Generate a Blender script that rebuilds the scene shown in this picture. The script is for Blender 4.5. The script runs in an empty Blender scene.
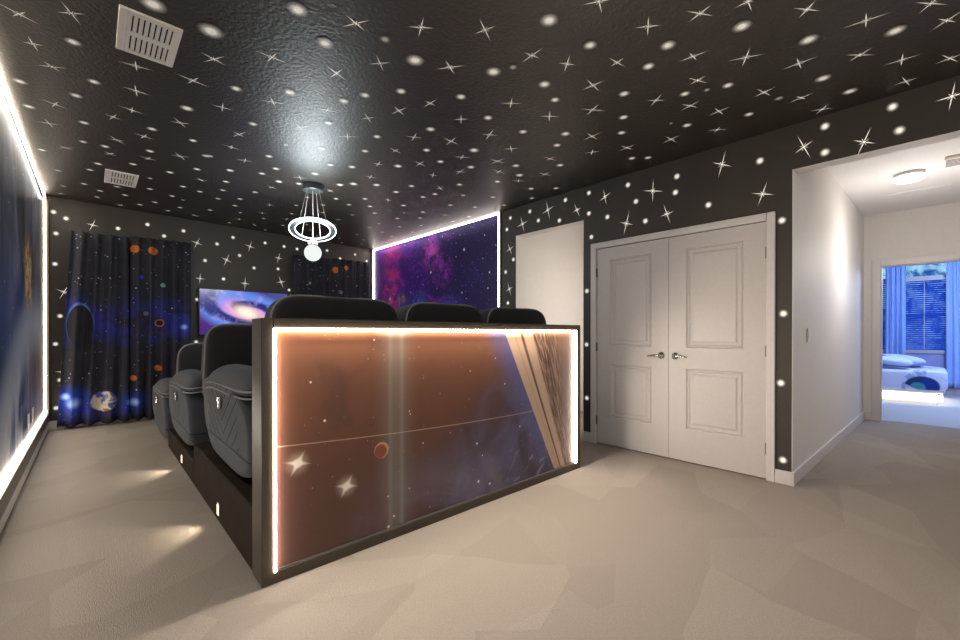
import bpy, bmesh, math, random
from mathutils import Vector, Matrix
random.seed(7)
C = bpy.context.scene.collection
PI = math.pi

# ------------------------------------------------------------------ room measures (metres)
EYE = 1.16
XL, XR, YB, H = -0.425, 3.911, 7.217, 2.745
YF = -2.2                       # wall behind the viewer
WT = 0.12                       # wall thickness
HALL_Y = 0.729                  # near face of the hall's side wall
HALL_TOP = 2.406
ALC_Y0, ALC_Y1, ALC_TOP = 2.573, 3.561, 2.388
DOOR_Y0, DOOR_Y1, DOOR_TOP = 0.893, 2.415, 2.045
CAS_Y0, CAS_Y1, CAS_TOP = 0.835, 2.478, 2.112
HW_X0, HW_X1, HW_Y0, HW_Y1, HW_Z = 0.562, 3.095, 2.068, 2.226, 1.232
HALL_X1 = 7.66
BED_X = 12.1

CAM = dict(f=419.106, yaw=42.768, pitch=-0.192, cy=334.961)
def ray(px, py):
    y = math.radians(CAM['yaw']); p = math.radians(CAM['pitch'])
    fw = Vector((math.sin(y)*math.cos(p), math.cos(y)*math.cos(p), math.sin(p)))
    r = Vector((math.cos(y), -math.sin(y), 0)); u = r.cross(fw)
    return fw + r*((px-480)/CAM['f']) + u*((CAM['cy']-py)/CAM['f'])
def at(px, py, ax, c):
    """point of the plane (axis ax = c) seen at a pixel of the photograph"""
    d = ray(px, py); o = Vector((0, 0, EYE))
    return o + d*((c-o[ax])/d[ax])

# ------------------------------------------------------------------ node helper
class V:
    def __init__(s, g, sock): s.g, s.s = g, sock
    def _b(s, o, op, rev=False): return s.g.m(op, o, s) if rev else s.g.m(op, s, o)
    def __add__(s, o): return s._b(o, 'ADD')
    def __radd__(s, o): return s._b(o, 'ADD', True)
    def __sub__(s, o): return s._b(o, 'SUBTRACT')
    def __rsub__(s, o): return s._b(o, 'SUBTRACT', True)
    def __mul__(s, o): return s._b(o, 'MULTIPLY')
    def __rmul__(s, o): return s._b(o, 'MULTIPLY', True)
    def __truediv__(s, o): return s._b(o, 'DIVIDE')
    def __neg__(s): return s.g.m('MULTIPLY', s, -1)

class Mat:
    def __init__(s, name):
        s.mat = bpy.data.materials.new(name); s.mat.use_nodes = True
        s.t = s.mat.node_tree; s.n = s.t.nodes; s.n.clear()
        s.out = s.n.new('ShaderNodeOutputMaterial')
        s._co = None
    def link(s, a, b): s.t.links.new(a, b)
    def put(s, sock, v):
        if isinstance(v, V): s.link(v.s, sock)
        elif isinstance(v, bpy.types.NodeSocket): s.link(v, sock)
        elif isinstance(v, (tuple, list)) and sock.type == 'RGBA' and len(v) == 3: sock.default_value = (*v, 1)
        else: sock.default_value = v
    def m(s, op, a, b=None, c=None):
        n = s.n.new('ShaderNodeMath'); n.operation = op
        s.put(n.inputs[0], a)
        if b is not None: s.put(n.inputs[1], b)
        if c is not None: s.put(n.inputs[2], c)
        return V(s, n.outputs[0])
    def co(s):
        if s._co is None:
            s._co = s.n.new('ShaderNodeTexCoord')
            s._xyz = s.n.new('ShaderNodeSeparateXYZ'); s.link(s._co.outputs['Object'], s._xyz.inputs[0])
        return s._co.outputs['Object']
    def xyz(s):
        s.co(); return [V(s, s._xyz.outputs[i]) for i in range(3)]
    def vec(s, x, y, z):
        n = s.n.new('ShaderNodeCombineXYZ')
        for i, a in enumerate((x, y, z)): s.put(n.inputs[i], a)
        return n.outputs[0]
    def step(s, v, a, b):
        n = s.n.new('ShaderNodeMapRange'); n.interpolation_type = 'SMOOTHSTEP'
        if a > b: n.inputs['From Min'].default_value = b; n.inputs['From Max'].default_value = a; n.inputs['To Min'].default_value = 1; n.inputs['To Max'].default_value = 0
        else: n.inputs['From Min'].default_value = a; n.inputs['From Max'].default_value = b
        s.put(n.inputs['Value'], v); return V(s, n.outputs[0])
    def noise(s, scale, detail=3, vec=None, rough=.5, dist=0, out=0):
        n = s.n.new('ShaderNodeTexNoise'); n.inputs['Scale'].default_value = scale
        n.inputs['Detail'].default_value = detail; n.inputs['Roughness'].default_value = rough
        n.inputs['Distortion'].default_value = dist
        s.link(vec if vec is not None else s.co(), n.inputs['Vector'])
        return V(s, n.outputs[out])
    def voro(s, scale, vec=None, feature='F1', rnd=1):
        n = s.n.new('ShaderNodeTexVoronoi'); n.feature = feature; n.inputs['Scale'].default_value = scale
        n.inputs['Randomness'].default_value = rnd
        s.link(vec if vec is not None else s.co(), n.inputs['Vector'])
        sp = s.n.new('ShaderNodeSeparateColor'); s.link(n.outputs['Color'], sp.inputs[0])
        return V(s, n.outputs['Distance']), V(s, sp.outputs[0]), V(s, sp.outputs[1])
    def stars(s, scale, r, thr, vec=None):
        d, a, b = s.voro(scale, vec)
        return s.step(d, r, r*.25) * s.step(a, thr, min(1, thr+.35))
    def mix(s, f, a, b, blend='MIX'):
        n = s.n.new('ShaderNodeMix'); n.data_type = 'RGBA'; n.blend_type = blend; n.clamp_factor = True
        s.put(n.inputs[0], f); s.put(n.inputs[6], a); s.put(n.inputs[7], b)
        return n.outputs[2]
    def disc(s, u, v, cu, cv, r, soft=None, asp=1.0):
        soft = r*.15 if soft is None else soft
        du = (u-cu)*(1/asp); dv = v-cv
        return s.step(s.m('SQRT', du*du+dv*dv), r, r-soft)
    def bump(s, h, strength=.3, dist=.01):
        n = s.n.new('ShaderNodeBump'); n.inputs['Strength'].default_value = strength; n.inputs['Distance'].default_value = dist
        s.put(n.inputs['Height'], h); return n.outputs[0]
    def bsdf(s, color, rough=.5, metal=0, spec=.5, normal=None, emit=None, estr=0, **kw):
        b = s.n.new('ShaderNodeBsdfPrincipled')
        s.put(b.inputs['Base Color'], color); s.put(b.inputs['Roughness'], rough); s.put(b.inputs['Metallic'], metal)
        s.put(b.inputs['Specular IOR Level'], spec)
        if normal is not None: s.link(normal, b.inputs['Normal'])
        if emit is not None: s.put(b.inputs['Emission Color'], emit); s.put(b.inputs['Emission Strength'], estr)
        for k, v in kw.items(): s.put(b.inputs[k.replace('_', ' ')], v)
        s.link(b.outputs[0], s.out.inputs[0]); return s.mat
    def glow(s, color, strength):
        e = s.n.new('ShaderNodeEmission'); s.put(e.inputs[0], color); s.put(e.inputs[1], strength)
        s.link(e.outputs[0], s.out.inputs[0]); return s.mat

def L(r, g, b):
    """sRGB 0-255 to linear"""
    f = lambda c: (c/12.92 if c <= .04045 else ((c+.055)/1.055)**2.4)
    return tuple(f(x/255) for x in (r, g, b))

# ------------------------------------------------------------------ mesh helpers
def obj(name, bm, mats, parent=None, smooth=False, bevel=0, seg=2, recalc=True):
    if recalc: bmesh.ops.recalc_face_normals(bm, faces=bm.faces[:])
    me = bpy.data.meshes.new(name); bm.to_mesh(me); bm.free()
    for m in (mats if isinstance(mats, (list, tuple)) else [mats]): me.materials.append(m)
    if smooth:
        for p in me.polygons: p.use_smooth = True
    o = bpy.data.objects.new(name, me); C.objects.link(o)
    if parent is not None: o.parent = parent
    if bevel:
        b = o.modifiers.new('bevel', 'BEVEL'); b.width = bevel; b.segments = seg; b.limit_method = 'ANGLE'; b.angle_limit = math.radians(40)
        for p in me.polygons: p.use_smooth = True
        w = o.modifiers.new('wn', 'WEIGHTED_NORMAL'); w.keep_sharp = True
    return o
def box(bm, x0, x1, y0, y1, z0, z1, mi=0):
    vs = [bm.verts.new((x, y, z)) for x in (x0, x1) for y in (y0, y1) for z in (z0, z1)]
    for f in ((0,1,3,2),(4,6,7,5),(0,4,5,1),(2,3,7,6),(0,2,6,4),(1,5,7,3)):
        fc = bm.faces.new([vs[i] for i in f]); fc.material_index = mi
    return vs
def boxes(*bs):
    bm = bmesh.new()
    for b in bs: box(bm, *b)
    return bm
def tube(bm, pts, r, n=8, closed=False, caps=True, mi=0):
    pts = [Vector(p) for p in pts]; N = len(pts); rings = []
    up = None
    for i, p in enumerate(pts):
        if closed: t = (pts[(i+1) % N]-pts[i-1]).normalized()
        else: t = (pts[min(i+1, N-1)]-pts[max(i-1, 0)]).normalized()
        if up is None:
            up = Vector((0, 0, 1)) if abs(t.z) < .9 else Vector((1, 0, 0))
        a = t.cross(up)
        if a.length < 1e-4: a = t.cross(Vector((1, .3, 0)))
        a.normalize(); b = t.cross(a).normalized(); up = -b if False else up
        rr = r[i] if isinstance(r, (list, tuple)) else r
        rings.append([bm.verts.new(p+a*(rr*math.cos(2*PI*k/n))+b*(rr*math.sin(2*PI*k/n))) for k in range(n)])
    for i in range(N if closed else N-1):
        A, B = rings[i], rings[(i+1) % N]
        for k in range(n):
            f = bm.faces.new((A[k], A[(k+1) % n], B[(k+1) % n], B[k])); f.material_index = mi
    if caps and not closed:
        bm.faces.new(rings[0][::-1]).material_index = mi; bm.faces.new(rings[-1]).material_index = mi
def lathe(bm, prof, n=32, c=(0, 0, 0), mi=0, M=None):
    rings = []
    for r, z in prof:
        if r < 1e-6: vs = [bm.verts.new((0, 0, z))]
        else: vs = [bm.verts.new((r*math.cos(2*PI*k/n), r*math.sin(2*PI*k/n), z)) for k in range(n)]
        rings.append(vs)
    for A, B in zip(rings, rings[1:]):
        for k in range(n):
            a0, a1 = A[k % len(A)], A[(k+1) % len(A)]; b0, b1 = B[k % len(B)], B[(k+1) % len(B)]
            f = list(dict.fromkeys((a0, a1, b1, b0)))
            if len(f) > 2: bm.faces.new(f).material_index = mi
    vs = [v for r in rings for v in r]
    if M is not None: bmesh.ops.transform(bm, matrix=M, verts=vs)
    bmesh.ops.translate(bm, vec=Vector(c), verts=vs)
def sp(x, e): return math.copysign(abs(x)**e, x)
def puff(bm, c, s, e1=.35, e2=.35, nu=40, nv=24, fn=None, mi=0):
    """super-ellipsoid cushion: centre c, half sizes s; fn bends its points"""
    def P(u, v):
        p = Vector((s[0]*sp(math.cos(v), e1)*sp(math.cos(u), e2), s[1]*sp(math.cos(v), e1)*sp(math.sin(u), e2), s[2]*sp(math.sin(v), e1)))
        if fn: p = fn(p)
        return p+Vector(c)
    rows = []
    for j in range(nv+1):
        v = -PI/2+PI*j/nv
        if j in (0, nv): rows.append([bm.verts.new(P(0, v))])
        else: rows.append([bm.verts.new(P(2*PI*i/nu+.0001, v)) for i in range(nu)])
    for A, B in zip(rows, rows[1:]):
        for i in range(nu):
            f = list(dict.fromkeys((A[i % len(A)], A[(i+1) % nu % len(A)], B[(i+1) % nu % len(B)], B[i % len(B)])))
            if len(f) > 2: bm.faces.new(f).material_index = mi
def loft_x(bm, prof, x0, x1, rad=.03, bulge=0, mi=0):
    """closed profile in (y,z) carried along x, its rims rounded"""
    cy = sum(p[0] for p in prof)/len(prof); cz = sum(p[1] for p in prof)/len(prof)
    secs = []
    for t in (0, .15, .4, .7, 1): a = PI/2*t; secs.append((x0+rad*(1-math.sin(a)), rad*(1-math.cos(a))))
    secs = [(x0+rad*(1-math.cos(a)), rad*(1-math.sin(a))) for a in [PI/2*k/4 for k in range(5)]]
    secs += [(x1-(x-x0), i) for x, i in secs[::-1]]
    rings = []
    n = len(prof)
    for x, inset in secs:
        ring = []
        for k in range(n):
            p, q, r = Vector(prof[k-1]), Vector(prof[k]), Vector(prof[(k+1) % n])
            t = (r-p).normalized(); nn = Vector((t.y, -t.x))
            if nn.dot(q-Vector((cy, cz))) > 0: nn = -nn
            w = q+nn*inset
            ring.append(bm.verts.new((x, w.x, w.y)))
        rings.append(ring)
    for A, B in zip(rings, rings[1:]):
        for k in range(n): bm.faces.new((A[k], A[(k+1) % n], B[(k+1) % n], B[k])).material_index = mi
    bm.faces.new(rings[0]).material_index = mi; bm.faces.new(rings[-1][::-1]).material_index = mi
def smoothpoly(pts, it=2):
    for _ in range(it):
        q = []
        for i in range(len(pts)):
            a, b = Vector(pts[i]), Vector(pts[(i+1) % len(pts)])
            q += [tuple(a*.75+b*.25), tuple(a*.25+b*.75)]
        pts = q
    return pts

def tag(o, label, cat, group=None, kind=None):
    o['label'] = label; o['category'] = cat
    if group: o['group'] = group
    if kind: o['kind'] = kind
    return o
def empty(name, loc=(0, 0, 0), rz=0):
    o = bpy.data.objects.new(name, None); C.objects.link(o); o.location = loc; o.rotation_euler = (0, 0, rz); o.empty_display_size = .1
    return o
def struct(name, bm, m, label, cat, bevel=0, smooth=False):
    o = obj(name, bm, m, bevel=bevel, smooth=smooth); tag(o, label, cat, kind='structure'); return o
def children(o): return [c for c in bpy.data.objects if c.parent is o]

# ------------------------------------------------------------------ materials
def plain(name, col, rough=.6, spec=.4, metal=0, nscale=40, namp=.06, bscale=0, bstr=.1, bd=.002):
    g = Mat(name); n = g.noise(nscale, 3)
    lo = tuple(c*(1-namp) for c in col); hi = tuple(min(1, c*(1+namp)) for c in col)
    c = g.mix(n, lo, hi)
    nm = g.bump(g.noise(bscale, 3), bstr, bd) if bscale else None
    return g.bsdf(c, rough, metal, spec, nm)

def star_paint(name, base, rough, bscale, bstr, emis, spec=.5, tint=(1, .93, .82), noise_amt=.0, bd=.004):
    """dark paint whose painted stars come from the mesh attribute «star»"""
    g = Mat(name)
    a = g.n.new('ShaderNodeAttribute'); a.attribute_name = 'star'
    s = V(g, a.outputs['Fac'])
    if noise_amt:
        s = s*(1-noise_amt+2*noise_amt*g.noise(160, 2))
    n = g.noise(3.0, 3)
    lo = tuple(c*.85 for c in base); hi = tuple(c*1.15 for c in base)
    col = g.mix(s, g.mix(n, lo, hi), (.82, .78, .70))
    # faint sprayed swirls of cloud over the dark paint
    sw = g.step(g.noise(1.6, 4, dist=1.6), .6, .8)*.05
    col = g.mix(sw, col, (.35, .31, .26))
    nm = g.bump(g.noise(bscale, 2, rough=.55), bstr, bd)
    ro = rough
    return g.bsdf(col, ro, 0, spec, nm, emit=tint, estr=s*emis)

M = {}
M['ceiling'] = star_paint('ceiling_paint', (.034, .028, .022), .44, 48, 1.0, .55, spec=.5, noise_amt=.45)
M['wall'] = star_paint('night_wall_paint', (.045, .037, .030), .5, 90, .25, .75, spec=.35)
M['white_wall'] = plain('ivory_wall_paint', L(210, 205, 200), .65, .3, bscale=110, bstr=.08)
M['white_ceiling'] = plain('white_ceiling_paint', L(214, 211, 208), .7, .3, bscale=80, bstr=.15)
M['trim'] = plain('white_trim_enamel', L(204, 198, 194), .35, .45)
M['door'] = plain('white_door_enamel', L(192, 185, 181), .4, .4)
M['chrome'] = plain('satin_nickel', (.55, .52, .48), .18, .5, 1.0)
M['dark_hinge'] = plain('aged_hinge_metal', (.10, .09, .08), .4, .5, .3)
M['vent'] = plain('white_vent_enamel', L(232, 226, 218), .5, .4)
M['slot'] = plain('vent_slot_dark', (.03, .028, .026), .8, .2)
M['frame'] = plain('dark_brown_frame', (.052, .038, .025), .38, .45, nscale=14, namp=.15)
M['black_plastic'] = plain('black_plastic', (.012, .012, .013), .3, .5)
M['white_plastic'] = plain('white_plastic', L(225, 222, 216), .35, .5)
M['carpet_dark'] = plain('dark_brown_carpet', (.026, .019, .013), .95, .1, nscale=9, namp=.45, bscale=300, bstr=.8)
M['piping'] = plain('grey_piping', (.22, .215, .215), .7, .3)

def m_carpet():
    g = Mat('beige_carpet')
    x, y, z = g.xyz()
    # wedge-shaped strokes left by a vacuum cleaner
    w = g.noise(1.1, 2)
    ang = .62
    u = x*math.cos(ang)+y*math.sin(ang); v = y*math.cos(ang)-x*math.sin(ang)
    d, a, b = g.voro(1.55, g.vec(u*.9+w*.25, v*1.5, 0.0))
    d2, a2, b2 = g.voro(1.15, g.vec(v*1.3+5.0, u*.8+w*.3, 3.0))
    tone = g.step(a, .25, .75)*.6+g.step(a2, .3, .7)*.4
    fine = g.noise(260, 2); mid = g.noise(55, 3)
    base = g.mix(tone, L(170, 159, 149), L(194, 183, 172))
    base = g.mix(mid*.5, base, L(168, 157, 147))
    base = g.mix(g.step(g.noise(140, 3, rough=.7), .35, .65)*.35, base, L(146, 135, 125))
    base = g.mix(fine*.55, base, L(138, 128, 119))
    h = fine+g.noise(90, 3)*.6
    return g.bsdf(base, .95, 0, .08, g.bump(h, .75, .012))
M['carpet'] = m_carpet()
def m_bed_carpet():
    g = Mat('pale_bedroom_carpet')
    c = g.mix(g.noise(150, 3), L(150, 150, 156), L(196, 194, 194))
    return g.bsdf(c, .95, 0, .08, g.bump(g.noise(200, 2), .5, .01))
M['bed_carpet'] = m_bed_carpet()

WARM = (1.0, .80, .55); PINKW = (1.0, .86, .76); COOL = (.86, .95, 1.0)
def led(name, col, st):
    return Mat(name).glow(col, st)
M['led_half'] = led('led_strip_warm_white', (1.0, .85, .64), 40)
M['led_side'] = led('led_strip_rose_white', (1.0, .88, .78), 36)
M['led_left'] = led('led_strip_yellow_white', (1.0, .87, .70), 24)
M['led_right'] = led('led_strip_pink_white', (1.0, .87, .80), 8)
M['led_pend'] = led('pendant_ring_light', (.82, .96, 1.0), 7)
M['globe'] = led('pendant_globe_light', (.90, .96, .93), 1.0)
M['dome'] = led('hall_dome_light', (1.0, .97, .93), 3.0)
M['step_lens'] = led('step_light_lens', (1.0, .82, .55), 3)
M['bed_glow'] = led('bed_underglow', (1.0, .93, .82), 5)

# half wall mural: rusty nebula, planet, flares and a planet's ring
def m_half_mural():
    g = Mat('rust_nebula_print'); x, y, z = g.xyz()
    n1 = g.noise(1.7, 5, rough=.6, dist=.6); n2 = g.noise(3.2, 4, dist=1.0)
    rust = g.mix(g.step(z+n1*.5, .5, 1.35), L(78, 47, 39), L(112, 68, 44))
    rust = g.mix(g.step(n2, .5, .75)*.5, rust, L(62, 38, 33))
    f_blue = g.step((x-1.55)*.75+(.62-z)*.95+(n1-.5)*.9, .05, .75)
    blue = g.mix(g.step(n2, .35, .65), L(48, 42, 60), L(78, 76, 108))
    col = g.mix(f_blue, rust, blue)
    # pale lilac veil low down in the middle
    veil = g.step(z, .55, .05)*g.step(x, .9, 1.5)*g.step(x, 2.7, 2.0)*g.step(n1, .35, .7)
    col = g.mix(veil*.6, col, L(132, 122, 138))
    # bright wisps beside the ring
    ww = g.noise(3.5, 5, g.vec(x*1.0+z*.55, 0.0, z*2.2-x*1.6), dist=1.8)
    col = g.mix(g.step(ww, .52, .68)*g.step(x, 2.0, 2.45)*g.step(z, .62, .15)*.75, col, L(150, 150, 180))
    # blue edge beside the ring
    edge = 2.176+(1.157-z)*.522
    s = x-edge
    col = g.mix(g.step(s, -.28, 0.0)*.75*g.step(z+(n1-.5)*.3, -.1, .5), col, L(74, 84, 140))
    # vertical beams
    for bx, bw, bf in ((1.237, .024, .22), (1.312, .024, .28), (1.275, .16, .24)):
        col = g.mix(g.step(g.m('ABSOLUTE', x-bx), bw, 0)*bf, col, L(150, 158, 150))
    # soft stars
    pv = g.vec(x, 0.0, z)
    st = g.stars(13, .10, .45, pv)+g.stars(30, .12, .6, pv)*.6
    col = g.mix(st*.85, col, L(235, 215, 190))
    # thin arc line
    ln = z-(.628-.0235*(x-.646)-.02*(x-.646)*(3.03-x))
    col = g.mix(g.step(g.m('ABSOLUTE', ln), .0042, .001)*.7, col, L(190, 160, 130))
    # small rust planet with a lit upper rim
    col = g.mix(g.disc(x, z, 1.181, .511, .047, .004), col, g.mix(g.disc(x, z, 1.176, .505, .044, .012), L(196, 140, 110), g.mix(g.noise(40, 3), L(105, 52, 38), L(146, 78, 56))))
    # ring system
    wd = .12+z*.13
    q = s/wd
    ring = g.mix(g.step(q, .55, .62)*g.step(q, .74, .66), L(190, 160, 136), L(84, 60, 48))
    ring = g.mix(g.step(g.m('ABSOLUTE', q-.35), .05, 0)*.35, ring, L(120, 96, 82))
    streak = g.noise(9, 4, g.vec(q*1.6, 0.0, z*.55+q*.2), rough=.7)
    brown = g.mix(g.step(streak, .45, .62), L(70, 44, 34), L(168, 132, 108))
    brown = g.mix(g.step(q, 1.6, 2.6), brown, L(104, 72, 52))
    ring = g.mix(g.step(q, 1.05, 1.16), ring, brown)
    col = g.mix(g.step(q, -.01, .01), col, ring)
    # two four-pointed flares
    for cx, cz, R in ((.728, .533, .085), (.976, .361, .085)):
        du, dv = x-cx, z-cz
        for an in (1.05, -.22):
            a = du*math.cos(an)+dv*math.sin(an); b = dv*math.cos(an)-du*math.sin(an)
            arm = g.step(g.m('ABSOLUTE', a), R, 0)
            fl = g.step(g.m('ABSOLUTE', b)-arm*.012, .004, -.008)*arm
            col = g.mix(fl, col, L(250, 238, 222))
        col = g.mix(g.disc(x, z, cx, cz, .030, .02), col, L(255, 246, 232))
        col = g.mix(g.disc(x, z, cx, cz, .075, .075)*.45, col, L(220, 196, 176))
    for cx, cz, r in ((1.913, .161, .013), (1.224, .07, .012), (1.26, .12, .008), (2.02, .12, .012), (.79, .92, .008), (.63, .42, .009), (1.9, .42, .010), (2.33, .47, .008), (2.17, .8, .008), (1.95, .33, .007), (.86, .72, .010)):
        col = g.mix(g.disc(x, z, cx, cz, r, r*.8), col, L(250, 240, 226))
    col = g.mix(.08, col, L(150, 128, 118))
    return g.bsdf(col, .42, 0, .35)
M['half_mural'] = m_half_mural()

def m_left_mural():
    g = Mat('earth_limb_print'); x, y, z = g.xyz()
    n1 = g.step(g.noise(1.3, 6, g.vec(0.0, y*1.6, z*.7), rough=.65, dist=.9), .40, .72); n2 = g.noise(2.2, 5, g.vec(0.0, y*1.2, z*.5), dist=1.5)
    sky = g.mix(n1, L(12, 15, 30), L(120, 124, 146))
    sky = g.mix(g.step(g.noise(2.0, 4, g.vec(0.0, y*.9, z*.6), dist=1.2), .55, .75)*.7, sky, L(150, 138, 130))
    sky = g.mix(g.step(z, 2.0, 1.2)*.5, sky, L(60, 88, 150))
    sky = g.mix(g.stars(10, .12, .4, g.vec(0.0, y, z)), sky, (1, 1, 1))
    cy_, cz_, R = 6.0, -2.2, 3.42
    d = g.m('SQRT', (y-cy_)*(y-cy_)+(z-cz_)*(z-cz_))
    earth = g.mix(g.step(n2, .42, .7), L(38, 64, 120), L(214, 214, 220))
    earth = g.mix(g.step(y, 4.6, 6.4)*.75, earth, L(112, 84, 70))
    col = g.mix(g.step(d, R+.02, R-.12), sky, earth)
    glow = g.step(g.m('ABSOLUTE', d-R), .42, 0)
    col = g.mix(glow*.8, col, L(196, 200, 206))
    # golden spiral cloud
    gold = g.step(g.m('ABSOLUTE', y-5.42), .44, .06)*g.step(g.m('ABSOLUTE', z-1.68), .42, .12)
    gn = g.noise(7, 5, dist=1.4)
    col = g.mix(gold*g.step(gn, .25, .45), col, g.mix(g.step(gn, .42, .62), L(120, 76, 36), L(240, 200, 140)))
    return g.bsdf(col, .4, 0, .35)
M['left_mural'] = m_left_mural()

def m_right_mural():
    g = Mat('violet_galaxy_print'); x, y, z = g.xyz()
    n0 = g.noise(.9, 5, dist=.5); n1 = g.noise(1.9, 8, dist=.9, rough=.7); n2 = g.noise(5.2, 8, dist=.9, rough=.68); n3 = g.noise(1.3, 5, g.vec(x, y+7.0, z), rough=.6)
    col = g.mix(n0, L(18, 14, 36), L(56, 42, 106))
    pur = g.step(y+(n1-.5)*2.2, 4.7, 6.6)
    col = g.mix(pur*.85, col, L(96, 46, 160))
    vio = g.step(n1, .50, .70)*g.step(y, 4.2, 5.6)
    col = g.mix(vio, col, L(150, 52, 190))
    mag = g.step(g.m('ABSOLUTE', y-6.55+(n1-.5)*.9), .42, .02)*g.step(n2, .36, .60)*g.step(z, 1.0, 1.6)
    col = g.mix(mag*.9, col, L(216, 64, 150))
    for cy_, cz_, r, c_, k in ((5.35, 2.42, .34, (226, 96, 214), .8), (5.05, 2.12, .36, (176, 66, 210), .7), (6.2, 1.72, .22, (196, 176, 150), .6), (6.55, 1.75, .10, (236, 150, 190), .9),
                                (5.75, 1.65, .34, (52, 130, 226), .9), (5.95, 1.42, .30, (90, 100, 230), .8), (4.85, 1.42, .45, (40, 86, 190), .9), (6.5, 1.4, .40, (120, 70, 200), .8), (4.35, 1.95, .35, (50, 44, 120), .6)):
        f = g.disc(y, z, cy_, cz_, r, r)*g.step(g.noise(6.5, 8, g.vec(x, y+cy_*3, z), dist=.9, rough=.7), .40, .58)
        col = g.mix(f*k, col, L(*c_))
    pv = g.vec(0.0, y, z)
    st = g.stars(9, .13, .4, pv)+g.stars(20, .15, .45, pv)*.8+g.stars(40, .18, .45, pv)*.5
    col = g.mix(st*.95, col, L(228, 214, 255))
    for (yy, zz, r) in ((4.55, 2.36, .03), (6.58, 1.78, .035), (4.6, 1.75, .022), (4.03, 1.98, .022), (4.06, 1.77, .02), (5.35, 2.12, .03)):
        col = g.mix(g.disc(y, z, yy, zz, r, r), col, (1, 1, 1))
    return g.bsdf(col, .4, 0, .35, emit=col, estr=0)
M['right_mural'] = m_right_mural()

def m_tv():
    g = Mat('galaxy_screen'); x, y, z = g.xyz()
    u0, v0 = x-1.735, z-1.475
    an = -.30
    u = u0*math.cos(an)+v0*math.sin(an); v = (v0*math.cos(an)-u0*math.sin(an))*2.15
    r = g.m('SQRT', u*u+v*v); th = g.m('ARCTAN2', v, u)
    nz = g.noise(7, 6, rough=.65); nb = g.noise(3.2, 5, dist=.8)
    arm = g.m('SINE', th*2.0+g.m('LOGARITHM', r+.05, 2.718)*5.6+nz*1.6+.4)*.5+.5
    arm = g.step(arm, .15, .85)
    bg = g.mix(g.step(x-z*.8+(nb-.5)*.7, .0, .9), L(74, 22, 120), L(70, 80, 150))
    bg = g.mix(g.step(nb, .58, .8)*.4, bg, L(130, 60, 150))
    disk = g.step(r, .85, .55)
    dcol = g.mix(arm, L(14, 34, 124), g.mix(g.step(r, .22, .5), L(220, 150, 226), L(96, 140, 240)))
    dcol = g.mix(g.step(nz, .5, .7)*.3, dcol, L(236, 200, 246))
    col = g.mix(disk*.95, bg, dcol)
    col = g.mix(g.step(r, .36, .04)*.9, col, L(255, 206, 190))
    col = g.mix(g.step(r, .24, .03), col, L(255, 250, 232))
    st = g.stars(34, .13, .5, g.vec(x, 0.0, z))+g.stars(70, .16, .5, g.vec(x, 0.0, z))*.5
    col = g.mix(st*.8, col, (1, .95, 1))
    b = g.n.new('ShaderNodeBsdfPrincipled')
    return g.bsdf((.01, .01, .012), .15, 0, .5, emit=col, estr=1.0)
M['tv'] = m_tv()

def m_curtain(name, feats, blue_bands, vis):
    """dark printed cloth; feats are (kind, x, z, radius) of the printed planets"""
    g = Mat(name); x, y, z = g.xyz()
    n1 = g.noise(2.4, 5, g.vec(x, 0.0, z), dist=.8)
    col = g.mix(n1, L(34, 34, 40), L(60, 60, 67))
    for zz, w, k in blue_bands:
        f = g.step(g.m('ABSOLUTE', z-zz+(n1-.5)*.5), w, 0)*g.step(g.noise(3.6, 6, g.vec(x, 3.0, z), rough=.65, dist=.7), .38, .62)
        col = g.mix(f*k, col, L(58, 60, 158))
    st = g.stars(11, .13, .3, g.vec(x, 0.0, z))+g.stars(22, .17, .4, g.vec(x, 0.0, z))*.8
    col = g.mix(st*.9, col, L(220, 220, 235))
    for k, px, pz, r in feats:
        if k == 'orange':
            col = g.mix(g.disc(x, z, px, pz, r, .012), col, g.mix(g.noise(25, 3), L(150, 66, 22), L(240, 140, 62)))
        elif k == 'halo':
            col = g.mix(g.disc(x, z, px, pz, r*1.3, r*.3), col, L(196, 120, 80))
            col = g.mix(g.disc(x, z, px, pz, r, .012), col, L(60, 26, 20))
        elif k == 'blue':
            col = g.mix(g.disc(x, z, px, pz, r*1.8, r*1.8)*.75, col, L(34, 64, 170))
            col = g.mix(g.disc(x, z, px, pz, r*.6, r*.6), col, L(170, 205, 255))
        elif k == 'bluedot':
            col = g.mix(g.disc(x, z, px, pz, r, .01), col, L(62, 72, 190))
        elif k == 'green':
            col = g.mix(g.disc(x, z, px, pz, r, .01), col, L(110, 160, 150))
        elif k == 'grey':
            col = g.mix(g.disc(x, z, px, pz, r, .01), col, L(120, 124, 140))
        elif k == 'dark':
            col = g.mix(g.disc(x, z, px, pz, r, r*.10, asp=.46)*g.step(z, pz-r, pz-r*.2), col, L(84, 112, 196))
            col = g.mix(g.disc(x, z, px+.004, pz-.02, r*.93, r*.05, asp=.46), col, L(44, 44, 48))
        elif k == 'earth':
            n = g.noise(9, 5, g.vec(x, 0.0, z+px), dist=.6)
            e = g.mix(g.step(n, .43, .53), L(78, 96, 152), L(222, 208, 190))
            e = g.mix(g.step(n, .60, .66), e, L(176, 112, 66))
            e = g.mix(g.step(g.noise(5, 4, g.vec(x, 0.0, z)), .66, .74), e, L(60, 64, 90))
            col = g.mix(g.disc(x, z, px, pz, r, .02), col, e)
    nm = g.bump(g.noise(240, 2), .15, .002)
    return g.bsdf(col, .8, 0, .15, nm)
def cf(*fs):
    r = []
    for k, px, py, rad in fs:
        p = at(px, py, 1, 7.1); r.append((k, p.x, p.z, rad))
    return r
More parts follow.
